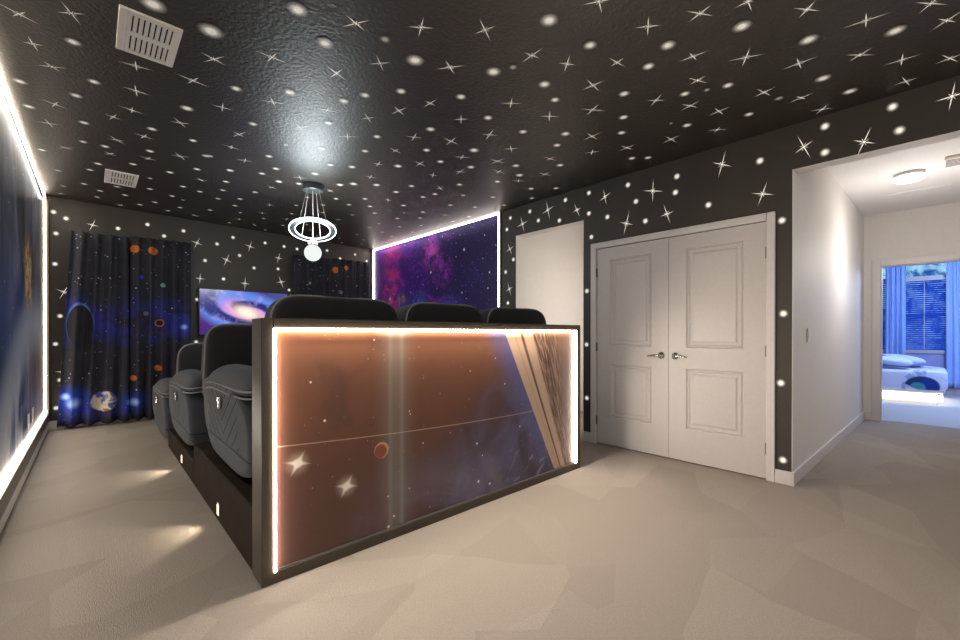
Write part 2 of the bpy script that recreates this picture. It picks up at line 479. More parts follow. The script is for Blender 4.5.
M['curtain_a'] = m_curtain('space_print_cloth_a', cf(('dark', 80, 325, .29), ('earth', 104, 401, .135), ('blue', 73, 403, .15), ('blue', 65, 397, .10), ('orange', 134, 249, .055), ('orange', 135, 378, .05), ('blue', 131, 402, .10)), ((1.32, .40, .7), (.2, .25, .5)), 0)
M['curtain_b'] = m_curtain('space_print_cloth_b', cf(('orange', 134.8, 249, .055), ('orange', 153, 251, .058), ('bluedot', 141.5, 277, .03), ('green', 163, 285.5, .035), ('grey', 146, 313.5, .033), ('halo', 159.5, 323, .042), ('orange', 158, 368, .045), ('blue', 184, 327, .09), ('blue', 134, 402, .12), ('orange', 133.5, 378, .04)), ((1.35, .40, .7),), 0)
M['curtain_c'] = m_curtain('space_print_cloth_c', cf(('orange', 335, 270, .06), ('orange', 346, 268, .05), ('grey', 341, 292, .04), ('green', 310, 283, .03)), ((1.35, .40, .7),), 0)

def m_fabric(name, lo, hi, chevron=False):
    g = Mat(name); x, y, z = g.xyz()
    n = g.noise(6, 4); f = g.noise(320, 2)
    col = g.mix(n, lo, hi); col = g.mix(f*.35, col, tuple(c*.45 for c in lo))
    h = f*.25
    if chevron:
        # V-shaped channel stitching above a plain lower band
        t = (z-g.m('ABSOLUTE', y-.14)*.62)*11.5
        w = g.m('FRACT', t)
        gr = g.step(g.m('ABSOLUTE', w-.5), .12, .04)*g.step(z, .165, .18)*g.step(g.m('ABSOLUTE', y-.14), .42, .40)
        band = g.step(g.m('ABSOLUTE', z-.165), .009, .002)
        gr = g.m('MAXIMUM', gr, band)
        col = g.mix(gr*.95, col, tuple(c*.12 for c in lo))
        h = h-gr*1.6
    nm = g.bump(h, .55, .012)
    return g.bsdf(col, .85, 0, .2, nm, Sheen_Weight=.12, Sheen_Roughness=.5)
M['fabric'] = m_fabric('charcoal_recliner_fabric', (.036, .039, .047), (.056, .060, .070))
M['fabric_arm'] = m_fabric('charcoal_quilted_fabric', (.040, .043, .052), (.062, .066, .077), True)
M['fabric_back'] = m_fabric('black_recliner_fabric', (.018, .016, .016), (.027, .025, .025))

# ------------------------------------------------------------------ painted stars
DOTS_C = [(153,4,1.5),(211,31,1.6),(73,42,1),(20,82,1),(94,82,1),(76,96,1),(29,107.5,1),(84,123.5,1),(187,108.5,1.2),(152,129.5,1),(83,143,.9),(105,147.5,1),(42,152,.9),(150,152,1),(193,141,.9),(236,88.5,1),
 (297.5,9.5,1.3),(325,43,1.2),(290,92.5,1.1),(344,101,1),(365,95,1),(401,91,1),(253,124,1),(328.5,123,1),(321,148.5,1),(377,136.5,1),(365,151,1),(209,156.5,1),(269,156.5,1),(286,145,.7),(415,60,1.4),(385,39,.8),
 (549,20,1.25),(590,45,1),(493.5,71.5,1.25),(513,67,.7),(544.5,84,1.1),(624,93.5,1),(555,99.5,.9),(461,96.5,1),(488,117.5,1),(430.5,129,1.1),(523,131.5,1),(565.5,133.5,1.1),(557,145,1),(426.5,150,1),(474,150,1.3),(623.5,117,1),(621.5,132.5,.95),
 (668,45,1.1),(648.5,66,1),(742,26,1.2),(728,85,.95),(685,93.5,.9),(707,89.5,.6),(749,114,.9),(808.5,39.5,1.2),(895.5,30.5,1.2),(823,78,1.15),(850,91,1.1),(779,98,.8),(687,125,1),(671,123,.5),(632,158,1),(648,157.5,1),(560,165,1.1),
 (440.5,161.5,1),(398,166,1.2),(352,167,1.1),(330.5,165,1),(471,167,1.1),(516,165.5,1.1),(519.5,175,1.2),(497.5,181.5,1),(531,188.5,1),(459.5,184.5,1),(411.5,186,1),(376.5,185,1.2),(353.5,184,1.3),(340,185,1.2),(396,192,1.1),(365,199,1),(435,194,1),(493,197,1),(532,198,.9),(556,188,1),(423,197,1),(403.5,205.5,1),(370,206.5,1),(450.5,205,1),(475,207,.9),(423,212,1),(397.5,218.5,1),(420,218,1),(404,213,.8),(349,205,1),(336,199,1),
 (98,165.5,1.1),(90,172,1),(170,173.5,1.1),(230,171,1.1),(276,169,1.1),(279,182,1.1),(262,174,1),(226,182.5,1),(197,170,1),(150,191,1),(183,188,1),(125,198,1),(84,187,1),(100,194,1),(97,201,.9),(133,165.5,1),(206,156.5,1),(299,184,1.1),(315,174,1.2),(255,193,1),(240,200,1),(218,200,.9),(200,193,1),(172,198,1),(155,205,1),(140,208,1),(180,210,1),(210,212,1),(235,207,1),(183,202,.8)]
CROSS_C = [(19,14),(71,13),(33,44),(52,67),(136,66),(193,80.5),(55,105),(113,117.5),(132,110.5),(49,124.5),(180,123),(144,137),(117,141),(66,149.5),(110,155),(180,157),(136,91),
 (214,59),(272,57),(356,23),(336.5,73),(380,63),(222.5,107.5),(273,102),(327,110),(368,118),(300,127.5),(399,110.5),(239,134.5),(347.5,136.5),(414,137),(395.5,150.5),(231.5,147.5),
 (421,27),(485,29.5),(599,1),(532,55),(567,63.5),(617,62),(593,85),(450,67),(511,103),(549.5,116),(592.5,109.5),(430,103),(461,119),(451,141),(489.5,134.5),(511,148.5),(592,136),(592,152),(627,147.5),(462,157),(550,158.5),
 (648,26),(700,13),(693,56),(746,57),(697.5,80),(656,100),(690,105.5),(719,111),(764,92),(748,1),(807,9),(866,20),(931,3),(947,20),(860,54.5),(799,63),(902,59.5),(950,58),(906,81),(801,97.5),(822,109),(717,129.5),(671,139),
 (420,163.5),(378,164),(433,175),(460,171.5),(497.5,161),(499,171.5),(518.5,180.5),(545,174),(370.5,177),(148,159.5),(245,161),(201,181),(300,178),(272,188),(330,191),(388,200),(440,188)]
DOTS_R = [(565.5,200),(589,193),(628,185),(636,201.5),(677,176.5),(675.5,192.5),(708.5,205),(760,161),(589,213.5),(607.5,217),(591.5,237),(645.5,221),(782,220.5),(510.5,218),(530,211.5),(538.5,220.5),(559.5,220.5),(507,229.5),(513.5,259.5),(505.8,272),(783.5,313.6),(780.8,383),(783,460),(587,291),(586.7,344.5),(587,398),(892.5,107),(899.5,130.5),(825,126.5),(825,152.5),(508,303),(511,312)]
CROSS_R = [(577,210),(605,197),(653,191),(667,214),(626.5,223.5),(722,164.5),(762.5,194),(522.5,224),(548,210),(510,249),(509.5,289),(804,147),(864,142),(952,96.5)]
DOTS_B = [(66,218.5),(53.5,212),(56,233.5),(55,264),(118,228.5),(147.5,224.5),(164,236),(183.5,231),(217,244),(205,260.5),(60,316),(55.5,344),(56,408),(197,299.5),(233,237.5),(239.5,255.5),(265,243),(284,246.5),(254,268),(278,269),(223.5,279),(196,342),(327,250.5),(340,258.5),(355,254.5),(366.5,261),(297,249),(289,290),(60,380)]
CROSS_B = [(92.5,225),(197,243),(226.5,260),(200,278.5),(245,283.5),(250,246.5),(278.5,258),(281,282),(64,292),(289,299),(63,372)]

def zc(x, y):
    u = min(1, max(0, (XR-x)/(XR-XL))); v = min(1, max(0, y/YB))
    return H+.07*u*v**4

def add_dot(bm, lay, put, r, k=1.0):
    n = 14
    rings = [(0, 1), (.32, .9), (.52, .42), (.76, .13), (1.0, 0)]
    prev = None; mid = bm.verts.new(put(0, 0)); mid[lay] = k
    for f, a in rings[1:]:
        ring = []
        for i in range(n):
            v = bm.verts.new(put(r*f*math.cos(2*PI*i/n), r*f*math.sin(2*PI*i/n))); v[lay] = a*k; ring.append(v)
        for i in range(n):
            if prev is None: bm.faces.new((mid, ring[i], ring[(i+1) % n]))
            else: bm.faces.new((prev[i], ring[i], ring[(i+1) % n], prev[(i+1) % n]))
        prev = ring
def add_cross(bm, lay, put, R, ang, k=1.0):
    for a, l, w in ((ang, R, 0.0036), (ang+PI/2+random.uniform(-.25, .25), R*random.uniform(.6, .95), .0042), (ang+PI/4, R*.32, .003), (ang-PI/4, R*.32, .003)):
        c, s = math.cos(a), math.sin(a)
        pts = [(-l, 0), (-l*.55, w*.55), (0, w), (l*.55, w*.55), (l, 0), (l*.55, -w*.55), (0, -w), (-l*.55, -w*.55)]
        vs = []
        for i, (p, q) in enumerate(pts):
            v = bm.verts.new(put(p*c-q*s, p*s+q*c)); v[lay] = (.35, .8, 1, .8, .35, .8, 1, .8)[i]*k; vs.append(v)
        bm.faces.new(vs)
    add_dot(bm, lay, put, .013, .9*k)

def star_layer(bm): return bm.verts.layers.float.new('star')

# ceiling ------------------------------------------------------------
bm = bmesh.new(); lay = star_layer(bm)
xs = [XL-.1+(XR+.1-XL+.1)*i/16 for i in range(17)]; ys = [YF-.1+(YB+.1-YF+.1)*j/36 for j in range(37)]
gv = [[bm.verts.new((x, y, zc(x, y))) for y in ys] for x in xs]
for i in range(16):
    for j in range(36): bm.faces.new((gv[i][j], gv[i][j+1], gv[i+1][j+1], gv[i+1][j]))
top = [[bm.verts.new((x, y, H+.2)) for y in (ys[0], ys[-1])] for x in (xs[0], xs[-1])]
bm.faces.new((top[0][0], top[1][0], top[1][1], top[0][1]))
placed = []
def cput(p):
    return lambda a, b: (p.x+a, p.y+b, zc(p.x+a, p.y+b)-.0025)
for px, py, s in DOTS_C:
    p = at(px, py, 2, H)
    if not (XL+.06 < p.x < XR-.06 and p.y < YB-.06): continue
    placed.append((p.x, p.y)); add_dot(bm, lay, cput(p), 0.041*min(s, 1.6), .72 if s > .85 else .3)
for px, py in CROSS_C:
    p = at(px, py, 2, H)
    if not (XL+.1 < p.x < XR-.1 and p.y < YB-.1): continue
    placed.append((p.x, p.y)); add_cross(bm, lay, cput(p), random.uniform(.075, .10), random.uniform(0, PI), .8)
# the far stretch of ceiling, too foreshortened to read one by one, and the stretch behind the viewer
tries = 0; added = 0
while tries < 9000:
    tries += 1
    x, y = random.uniform(XL+.15, XR-.15), random.uniform(YF+.1, YB-.15)
    if .6 < y < 4.6 and x > .3 and not (y > 3.4 and x > 2.9): continue
    if min(((x-a)**2+(y-b)**2) for a, b in placed) < .29**2: continue
    if .05 < x < .40 and (2.55 < y < 3.15 or 5.4 < y < 6.05): continue
    placed.append((x, y)); p = Vector((x, y, H)); added += 1
    if random.random() < .58: add_dot(bm, lay, cput(p), random.uniform(.033, .046), .5)
    else: add_cross(bm, lay, cput(p), random.uniform(.07, .095), random.uniform(0, PI), .7)
o = obj('ceiling', bm, M['ceiling'], recalc=False)
tag(o, 'dark night-sky ceiling painted with white stars over the theatre room', 'ceiling', kind='structure')

# walls of the theatre room ------------------------------------------
HT = H+.12
def wall_with_stars(name, slabs, dots, crosses, ax, c, put_axes, label, rnd=None):
    bm = bmesh.new(); lay = star_layer(bm)
    for s in slabs: box(bm, *s)
    bmesh.ops.recalc_face_normals(bm, faces=bm.faces[:])
    for px, py in dots:
        p = at(px, py, ax, c); add_dot(bm, lay, put_axes(p), .034, 1.0)
    for px, py in crosses:
        p = at(px, py, ax, c); add_cross(bm, lay, put_axes(p), random.uniform(.085, .125), PI/2+random.uniform(-.45, .45))
    o = obj(name, bm, M['wall'], recalc=False)
    return tag(o, label, 'wall', kind='structure')
wall_with_stars('wall_right', [
    (XR, XR+WT, ALC_Y1, YB+WT, 0, HT), (XR, XR+WT, ALC_Y0, ALC_Y1, ALC_TOP, HT),
    (XR, XR+WT, CAS_Y1-.03, ALC_Y0, 0, HT), (XR, XR+WT, CAS_Y0+.03, CAS_Y1-.03, CAS_TOP-.03, HT),
    (XR, XR+WT, HALL_Y, CAS_Y0+.03, 0, HT), (XR, XR+WT, -.62, HALL_Y, HALL_TOP, HT), (XR, XR+WT, YF, -.62, 0, HT)],
    DOTS_R, CROSS_R, 0, XR, lambda p: (lambda a, b: (XR-.0025, p.y+a, p.z+b)), 'black star-painted wall around the white double doors')
wall_with_stars('wall_back', [(XL-WT, XR, YB, YB+WT, 0, HT)], DOTS_B, CROSS_B, 1, YB, lambda p: (lambda a, b: (p.x+a, YB-.0025, p.z+b)), 'black star-painted wall behind the television and curtains')
bm = bmesh.new(); box(bm, XL-WT, XL, YF, YB, 0, HT); star_layer(bm)
tag(obj('wall_left', bm, M['wall']), 'dark wall along the aisle behind the earth mural', 'wall', kind='structure')

# floor ---------------------------------------------------------------
bm = boxes((XL-WT, HALL_X1+.02, YF-.1, YB+WT, -.15, 0), (HALL_X1+.02, HALL_X1+.10, -.62, HALL_Y+.1, -.15, 0))
struct('floor', bm, M['carpet'], 'beige cut-pile carpet with wedge-shaped vacuum marks', 'floor')

# alcove behind the second opening -------------------------------------
bm = boxes((XR+WT, 5.6, ALC_Y1, ALC_Y1+WT, 0, HT), (5.5, 5.6, ALC_Y0, ALC_Y1, 0, HT), (XR+WT, 5.6, ALC_Y0-WT, ALC_Y0, 0, HT))
struct('wall_alcove', bm, M['white_wall'], 'ivory walls of the passage seen through the doorless opening', 'wall')
bm = boxes((XR-.003, XR+WT+.002, ALC_Y1-.004, ALC_Y1, 0, ALC_TOP), (XR-.003, XR+WT+.002, ALC_Y0, ALC_Y0+.004, 0, ALC_TOP), (XR-.003, XR+WT+.002, ALC_Y0, ALC_Y1, ALC_TOP-.004, ALC_TOP))
struct('trim_1', bm, M['white_wall'], 'ivory lining of the doorless opening behind the seats', 'trim')
bm = boxes((XR+WT, 5.6, ALC_Y0-WT, ALC_Y1+WT, H, H+.1)); struct('ceiling_passage', bm, M['white_ceiling'], 'white ceiling of the passage behind the doorless opening', 'ceiling')

# hall ------------------------------------------------------------------
DOOR2_Y1, DOOR2_Y0, DOOR2_TOP = .472, -.36, 2.05
HALL_Y2 = .640
def prism(bm, poly, z0, z1):
    lo = [bm.verts.new((x, y, z0)) for x, y in poly]; hi = [bm.verts.new((x, y, z1)) for x, y in poly]; n = len(poly)
    bm.faces.new(lo[::-1]); bm.faces.new(hi)
    for k in range(n): bm.faces.new((lo[k], lo[(k+1) % n], hi[(k+1) % n], hi[k]))
bm = bmesh.new()
box(bm, XR-.003, XR+WT+.002, HALL_Y-.004, HALL_Y, 0, HALL_TOP)
prism(bm, [(XR+WT+.001, HALL_Y-.003), (HALL_X1+.001, HALL_Y2), (HALL_X1+.001, HALL_Y+WT), (XR+WT+.001, HALL_Y+WT)], 0, H)
struct('wall_hall_side', bm, M['white_wall'], 'long ivory hall wall running back from the dark corner', 'wall')
bm = boxes((HALL_X1, HALL_X1+.12, DOOR2_Y1, HALL_Y+.05, 0, H), (HALL_X1, HALL_X1+.12, DOOR2_Y0, DOOR2_Y1, DOOR2_TOP, H), (HALL_X1, HALL_X1+.12, -.74, DOOR2_Y0, 0, H))
struct('wall_hall_end', bm, M['white_wall'], 'ivory wall at the end of the hall around the bedroom doorway', 'wall')
bm = boxes((XR+WT, HALL_X1+.12, -.74, -.62, 0, H)); struct('wall_hall_far', bm, M['white_wall'], 'ivory hall wall opposite the long one', 'wall')
bm = boxes((XR+WT, HALL_X1+.12, -.74, HALL_Y+WT, H, H+.1)); struct('ceiling_hall', bm, M['white_ceiling'], 'white ceiling of the hall with the dome light', 'ceiling')
bm = boxes((XR-.003, XR+WT+.003, -.62, HALL_Y+.002, HALL_TOP-.004, HALL_TOP))
struct('trim_2', bm, M['white_wall'], 'ivory underside of the wide hall opening', 'trim')
# bedroom doorway casing
c = .085
bm = boxes((HALL_X1-.014, HALL_X1, DOOR2_Y1, DOOR2_Y1+c, 0, DOOR2_TOP+c), (HALL_X1-.014, HALL_X1, DOOR2_Y0-c, DOOR2_Y0, 0, DOOR2_TOP+c), (HALL_X1-.014, HALL_X1, DOOR2_Y0, DOOR2_Y1, DOOR2_TOP, DOOR2_TOP+c),
           (HALL_X1, HALL_X1+.12, DOOR2_Y1-.012, DOOR2_Y1, 0, DOOR2_TOP), (HALL_X1, HALL_X1+.12, DOOR2_Y0, DOOR2_Y0+.012, 0, DOOR2_TOP), (HALL_X1, HALL_X1+.12, DOOR2_Y0, DOOR2_Y1, DOOR2_TOP-.012, DOOR2_TOP))
struct('trim_3', bm, M['trim'], 'white casing of the bedroom doorway at the end of the hall', 'trim', bevel=.004)
# double door casing
bm = boxes((XR-.018, XR+.02, DOOR_Y1, CAS_Y1, 0, CAS_TOP), (XR-.018, XR+.02, CAS_Y0, DOOR_Y0, 0, CAS_TOP), (XR-.018, XR+.02, DOOR_Y0, DOOR_Y1, DOOR_TOP+.006, CAS_TOP),
           (XR+.02, XR+WT, DOOR_Y1, CAS_Y1-.03, 0, CAS_TOP-.03), (XR+.02, XR+WT, CAS_Y0+.03, DOOR_Y0, 0, CAS_TOP-.03))
struct('trim_4', bm, M['trim'], 'white casing around the closed double doors', 'trim', bevel=.006)
# baseboards
def base(name, label, *bs):
    return struct(name, boxes(*bs), M['trim'], label, 'baseboard', bevel=.004)
base('baseboard_right', 'white baseboard on the dark wall beside the double doors', (XR-.014, XR, HALL_Y-.001, CAS_Y0, 0, .105), (XR-.014, XR, CAS_Y1, ALC_Y0, 0, .105), (XR-.014, XR, ALC_Y1, YB, 0, .105))
bm = bmesh.new(); prism(bm, [(XR-.014, HALL_Y-.018), (XR+WT, HALL_Y-.018), (HALL_X1, HALL_Y2-.015), (HALL_X1, HALL_Y2+.01), (XR+WT, HALL_Y), (XR-.014, HALL_Y)], 0, .105)
box(bm, HALL_X1-.014, HALL_X1, DOOR2_Y1+c, HALL_Y2-.015, 0, .105)
struct('baseboard_hall', bm, M['trim'], 'white baseboard along the ivory hall walls', 'baseboard', bevel=.004)
base('baseboard_left', 'pale baseboard under the lit frame along the aisle', (XL, XL+.034, YF, YB, 0, .125))
base('baseboard_back', 'pale baseboard under the hanging curtains', (XL+.034, XR-.014, YB-.014, YB, 0, .105))

# double doors ------------------------------------------------------------
def door_leaf(name, y0, y1, label, hinge_hi):
    """leaf between y0<y1; two framed panels"""
    x = XR+.004; t = .035
    bm = bmesh.new()
    py0, py1 = y0+.155, y1-.155
    pz = ((.30, .845), (1.03, 1.925))
    g = .012
    zs = [.012, pz[0][0], pz[0][1], pz[1][0], pz[1][1], DOOR_TOP]
    # stiles and rails
    box(bm, x, x+t, y0, py0, .012, DOOR_TOP); box(bm, x, x+t, py1, y1, .012, DOOR_TOP)
    for a, b in ((zs[0], zs[1]), (zs[2], zs[3]), (zs[4], zs[5])): box(bm, x, x+t, py0, py1, a, b)
    # moulded, sunk panels
    for a, b in pz:
        steps = [(0, 0), (.010, .011), (.022, .004), (.034, .012), (.050, .012), (.062, .004)]
        rings = []
        for ins, dep in steps:
            rings.append([bm.verts.new((x+dep, yy, zz)) for yy, zz in ((py0+ins, a+ins), (py1-ins, a+ins), (py1-ins, b-ins), (py0+ins, b-ins))])
        for A, B in zip(rings, rings[1:]):
            for k in range(4): bm.faces.new((A[k], A[(k+1) % 4], B[(k+1) % 4], B[k]))
        bm.faces.new(rings[-1])
    o = struct(name, bm, M['door'], label, 'door')
    # hinges
    for zz in (.25, 1.02, 1.80):
        h = bmesh.new(); yy = y0-.002 if hinge_hi is False else y1+.002
        tube(h, [(x-.010, yy, zz-.045), (x-.010, yy, zz+.045)], .007, 8); box(h, x-.008, x+.001, yy-.008, yy+.008, zz-.045, zz+.045)
        obj('hinge', h, M['dark_hinge'], o)
    # lever handle near the meeting edge
    s = 1 if hinge_hi else -1                     # lever points away from the meeting edge
    yc = (y0+.062) if hinge_hi else (y1-.062); zz = .955
    h = bmesh.new()
    Mx = Matrix.Rotation(-PI/2, 4, 'Y')
    lathe(h, [(0, 0), (.033, 0), (.033, .006), (.026, .011), (.013, .013), (.011, .045), (0, .047)], 24, (x, yc, zz), M=Mx)
    tube(h, [(x-.043, yc-s*.008, zz), (x-.046, yc+s*.02, zz+.002), (x-.046, yc+s*.06, zz+.003), (x-.044, yc+s*.095, zz-.003), (x-.040, yc+s*.118, zz-.007)], [.011, .010, .0085, .008, .007], 10)
    obj('door_handle', h, M['chrome'], o, smooth=True)
    return o
ymid = (DOOR_Y0+DOOR_Y1)/2+.010
door_leaf('door_1', ymid+.002, DOOR_Y1-.003, 'white two-panel door leaf nearer the dark room, half in shadow', True)
door_leaf('door_2', DOOR_Y0+.003, ymid-.002, 'white two-panel door leaf nearer the hall opening', False)
bm = boxes((XR+.06, XR+.09, CAS_Y0, CAS_Y1, 0, CAS_TOP)); struct('wall_behind_doors', bm, M['slot'], 'flat dark sheet behind the closed doors', 'wall')  # flat dark sheet just behind the door leaves

# ------------------------------------------------------------------ lit half wall
def frame_bars_y(x0, x1, z0, z1, y0, y1, w_l, w_r, w_b, w_t):
    return boxes((x0, x0+w_l, y0, y1, z0, z1), (x1-w_r, x1, y0, y1, z0, z1), (x0+w_l, x1-w_r, y0, y1, z0, z0+w_b), (x0+w_l, x1-w_r, y0, y1, z1-w_t, z1))
hw = empty('half_wall', ((HW_X0+HW_X1)/2, HW_Y0, 0)); inv = Matrix.Translation(-hw.location)
tag(hw, 'low half wall with glowing rust-coloured space mural standing behind the seats', 'half wall')
def part(name, bm, m, parent, **k):
    """a part drawn in room coordinates under a placed empty"""
    o = obj(name, bm, m, parent, **k); o.matrix_parent_inverse = parent.matrix_basis.inverted(); return o
part('core', boxes((HW_X0+.001, HW_X1-.001, HW_Y0+.022, HW_Y1, 0, HW_Z-.001)), M['frame'], hw, bevel=.004)
part('frame', frame_bars_y(HW_X0, HW_X1, 0, HW_Z, HW_Y0, HW_Y0+.022, .052, .062, .055, .046), M['frame'], hw, bevel=.003)
ix0, ix1, iz0, iz1 = HW_X0+.052, HW_X1-.062, .055, HW_Z-.046
part('mural_panel', boxes((ix0, ix1, HW_Y0+.016, HW_Y0+.022, iz0, iz1)), M['half_mural'], hw)
part('light_strip', boxes((ix0, ix1, HW_Y0-.006, HW_Y0+.014, iz1-.013, iz1)), M['led_half'], hw)
part('light_strip', boxes((ix0, ix0+.010, HW_Y0-.006, HW_Y0+.014, iz0, iz1-.013)), M['led_side'], hw)
part('light_strip', boxes((ix1-.012, ix1, HW_Y0-.006, HW_Y0+.014, iz0, iz1-.013)), M['led_side'], hw)
part('sill_bead', boxes((ix0+.014, ix1-.016, HW_Y0+.003, HW_Y0+.016, iz0, iz0+.006)), M['dark_hinge'], hw)

# ------------------------------------------------------------------ wall murals with light strips
LZ = .255
lm = empty('wall_mural', (XL, 2.5, 0)); tag(lm, 'tall blue earth-from-space mural lit around its edges, beside the aisle', 'mural')
ly0, ly1 = -1.6, 7.06
part('mural_panel', boxes((XL, XL+.012, ly0+.06, ly1, LZ, H+.02)), M['left_mural'], lm)
part('frame', boxes((XL, XL+.05, ly0, ly1+.015, .126, LZ-.02), (XL, XL+.05, ly0, ly0+.06, LZ-.02, H-.005), (XL, XL+.05, ly1+.015, ly1+.035, .126, H-.005)), M['frame'], lm, bevel=.004)
part('light_strip', boxes((XL+.013, XL+.032, ly0+.06, ly1, LZ-.016, LZ+.002)), M['led_left'], lm)
bm = bmesh.new(); sec = []
for k in range(25):
    yy = ly0+.06+(ly1-ly0-.06)*k/24; zt = zc(XL, yy)-.003
    sec.append([bm.verts.new(q) for q in ((XL+.001, yy, zt-.024), (XL+.020, yy, zt-.024), (XL+.020, yy, zt), (XL+.001, yy, zt))])
for A, B in zip(sec, sec[1:]):
    for k in range(4): bm.faces.new((A[k], A[(k+1) % 4], B[(k+1) % 4], B[k]))
bm.faces.new(sec[0]); bm.faces.new(sec[-1])
part('light_strip', bm, M['led_left'], lm)
part('light_strip', boxes((XL+.013, XL+.026, ly1-.006, ly1+.012, LZ+.006, H+.03)), M['led_left'], lm)
rm = empty('wall_mural', (XR, 5.6, 0)); tag(rm, 'violet and blue galaxy mural edged with white light beyond the seats', 'mural')
ry0, ry1 = 3.845, YB-.06
part('mural_panel', boxes((XR-.012, XR, ry0, ry1, .24, H-.02)), M['right_mural'], rm)
part('frame', boxes((XR-.014, XR, ry0-.03, ry0-.004, .12, H-.006), (XR-.045, XR, ry0-.004, ry1+.02, .12, .215), (XR-.045, XR, ry1+.012, ry1+.04, .215, H-.006)), M['frame'], rm, bevel=.003)
part('light_strip', boxes((XR-.030, XR-.001, ry0, ry1, H-.030, H-.006)), M['led_right'], rm)
part('light_strip', boxes((XR-.024, XR-.001, ry0-.004, ry0+.012, .24, H-.030)), M['led_right'], rm)
part('light_strip', boxes((XR-.036, XR-.001, ry1-.020, ry1+.012, .24, H-.030)), M['led_right'], rm)
part('light_strip', boxes((XR-.026, XR-.001, ry0, ry1, .215, .24)), M['led_right'], rm)

# ------------------------------------------------------------------ seating platform
T1, T2 = .318, .185          # heights of the two tiers
PX0, PX1 = .566, 3.09
TY = 3.84; PY1 = 5.30
pf = empty('seating_platform', ((PX0+PX1)/2, 3.8, 0)); tag(pf, 'dark carpeted two-level platform carrying the recliners, step lights in its side', 'platform')
part('upper_tier', boxes((PX0, PX1, HW_Y1+.003, TY, 0, T1)), M['carpet_dark'], pf, bevel=.012)
part('lower_tier', boxes((PX0, PX1, TY+.001, PY1, 0, T2)), M['carpet_dark'], pf, bevel=.012)
def step_light(px, py, reach):
    p = at(px, py, 0, PX0)
    bm = boxes((PX0-.006, PX0+.02, p.y-.026, p.y+.026, .045, .125)); b = part('step_light', bm, M['chrome'], pf, bevel=.003)
    l = obj('lens', boxes((PX0-.008, PX0-.0062, p.y-.018, p.y+.018, .055, .115)), M['step_lens'], b)
    d = bpy.data.lights.new('step_lamp', 'SPOT'); d.energy = reach; d.color = (1, .84, .62); d.spot_size = 1.75; d.spot_blend = .7; d.shadow_soft_size = .02
    lo = bpy.data.objects.new('step_lamp', d); C.objects.link(lo); lo.location = (PX0-.02, p.y, .10)
    lo.rotation_euler = Vector((-1, -.05, -.16)).to_track_quat('-Z', 'Y').to_euler()
step_light(219, 515, 6); step_light(182.5, 461, 6)

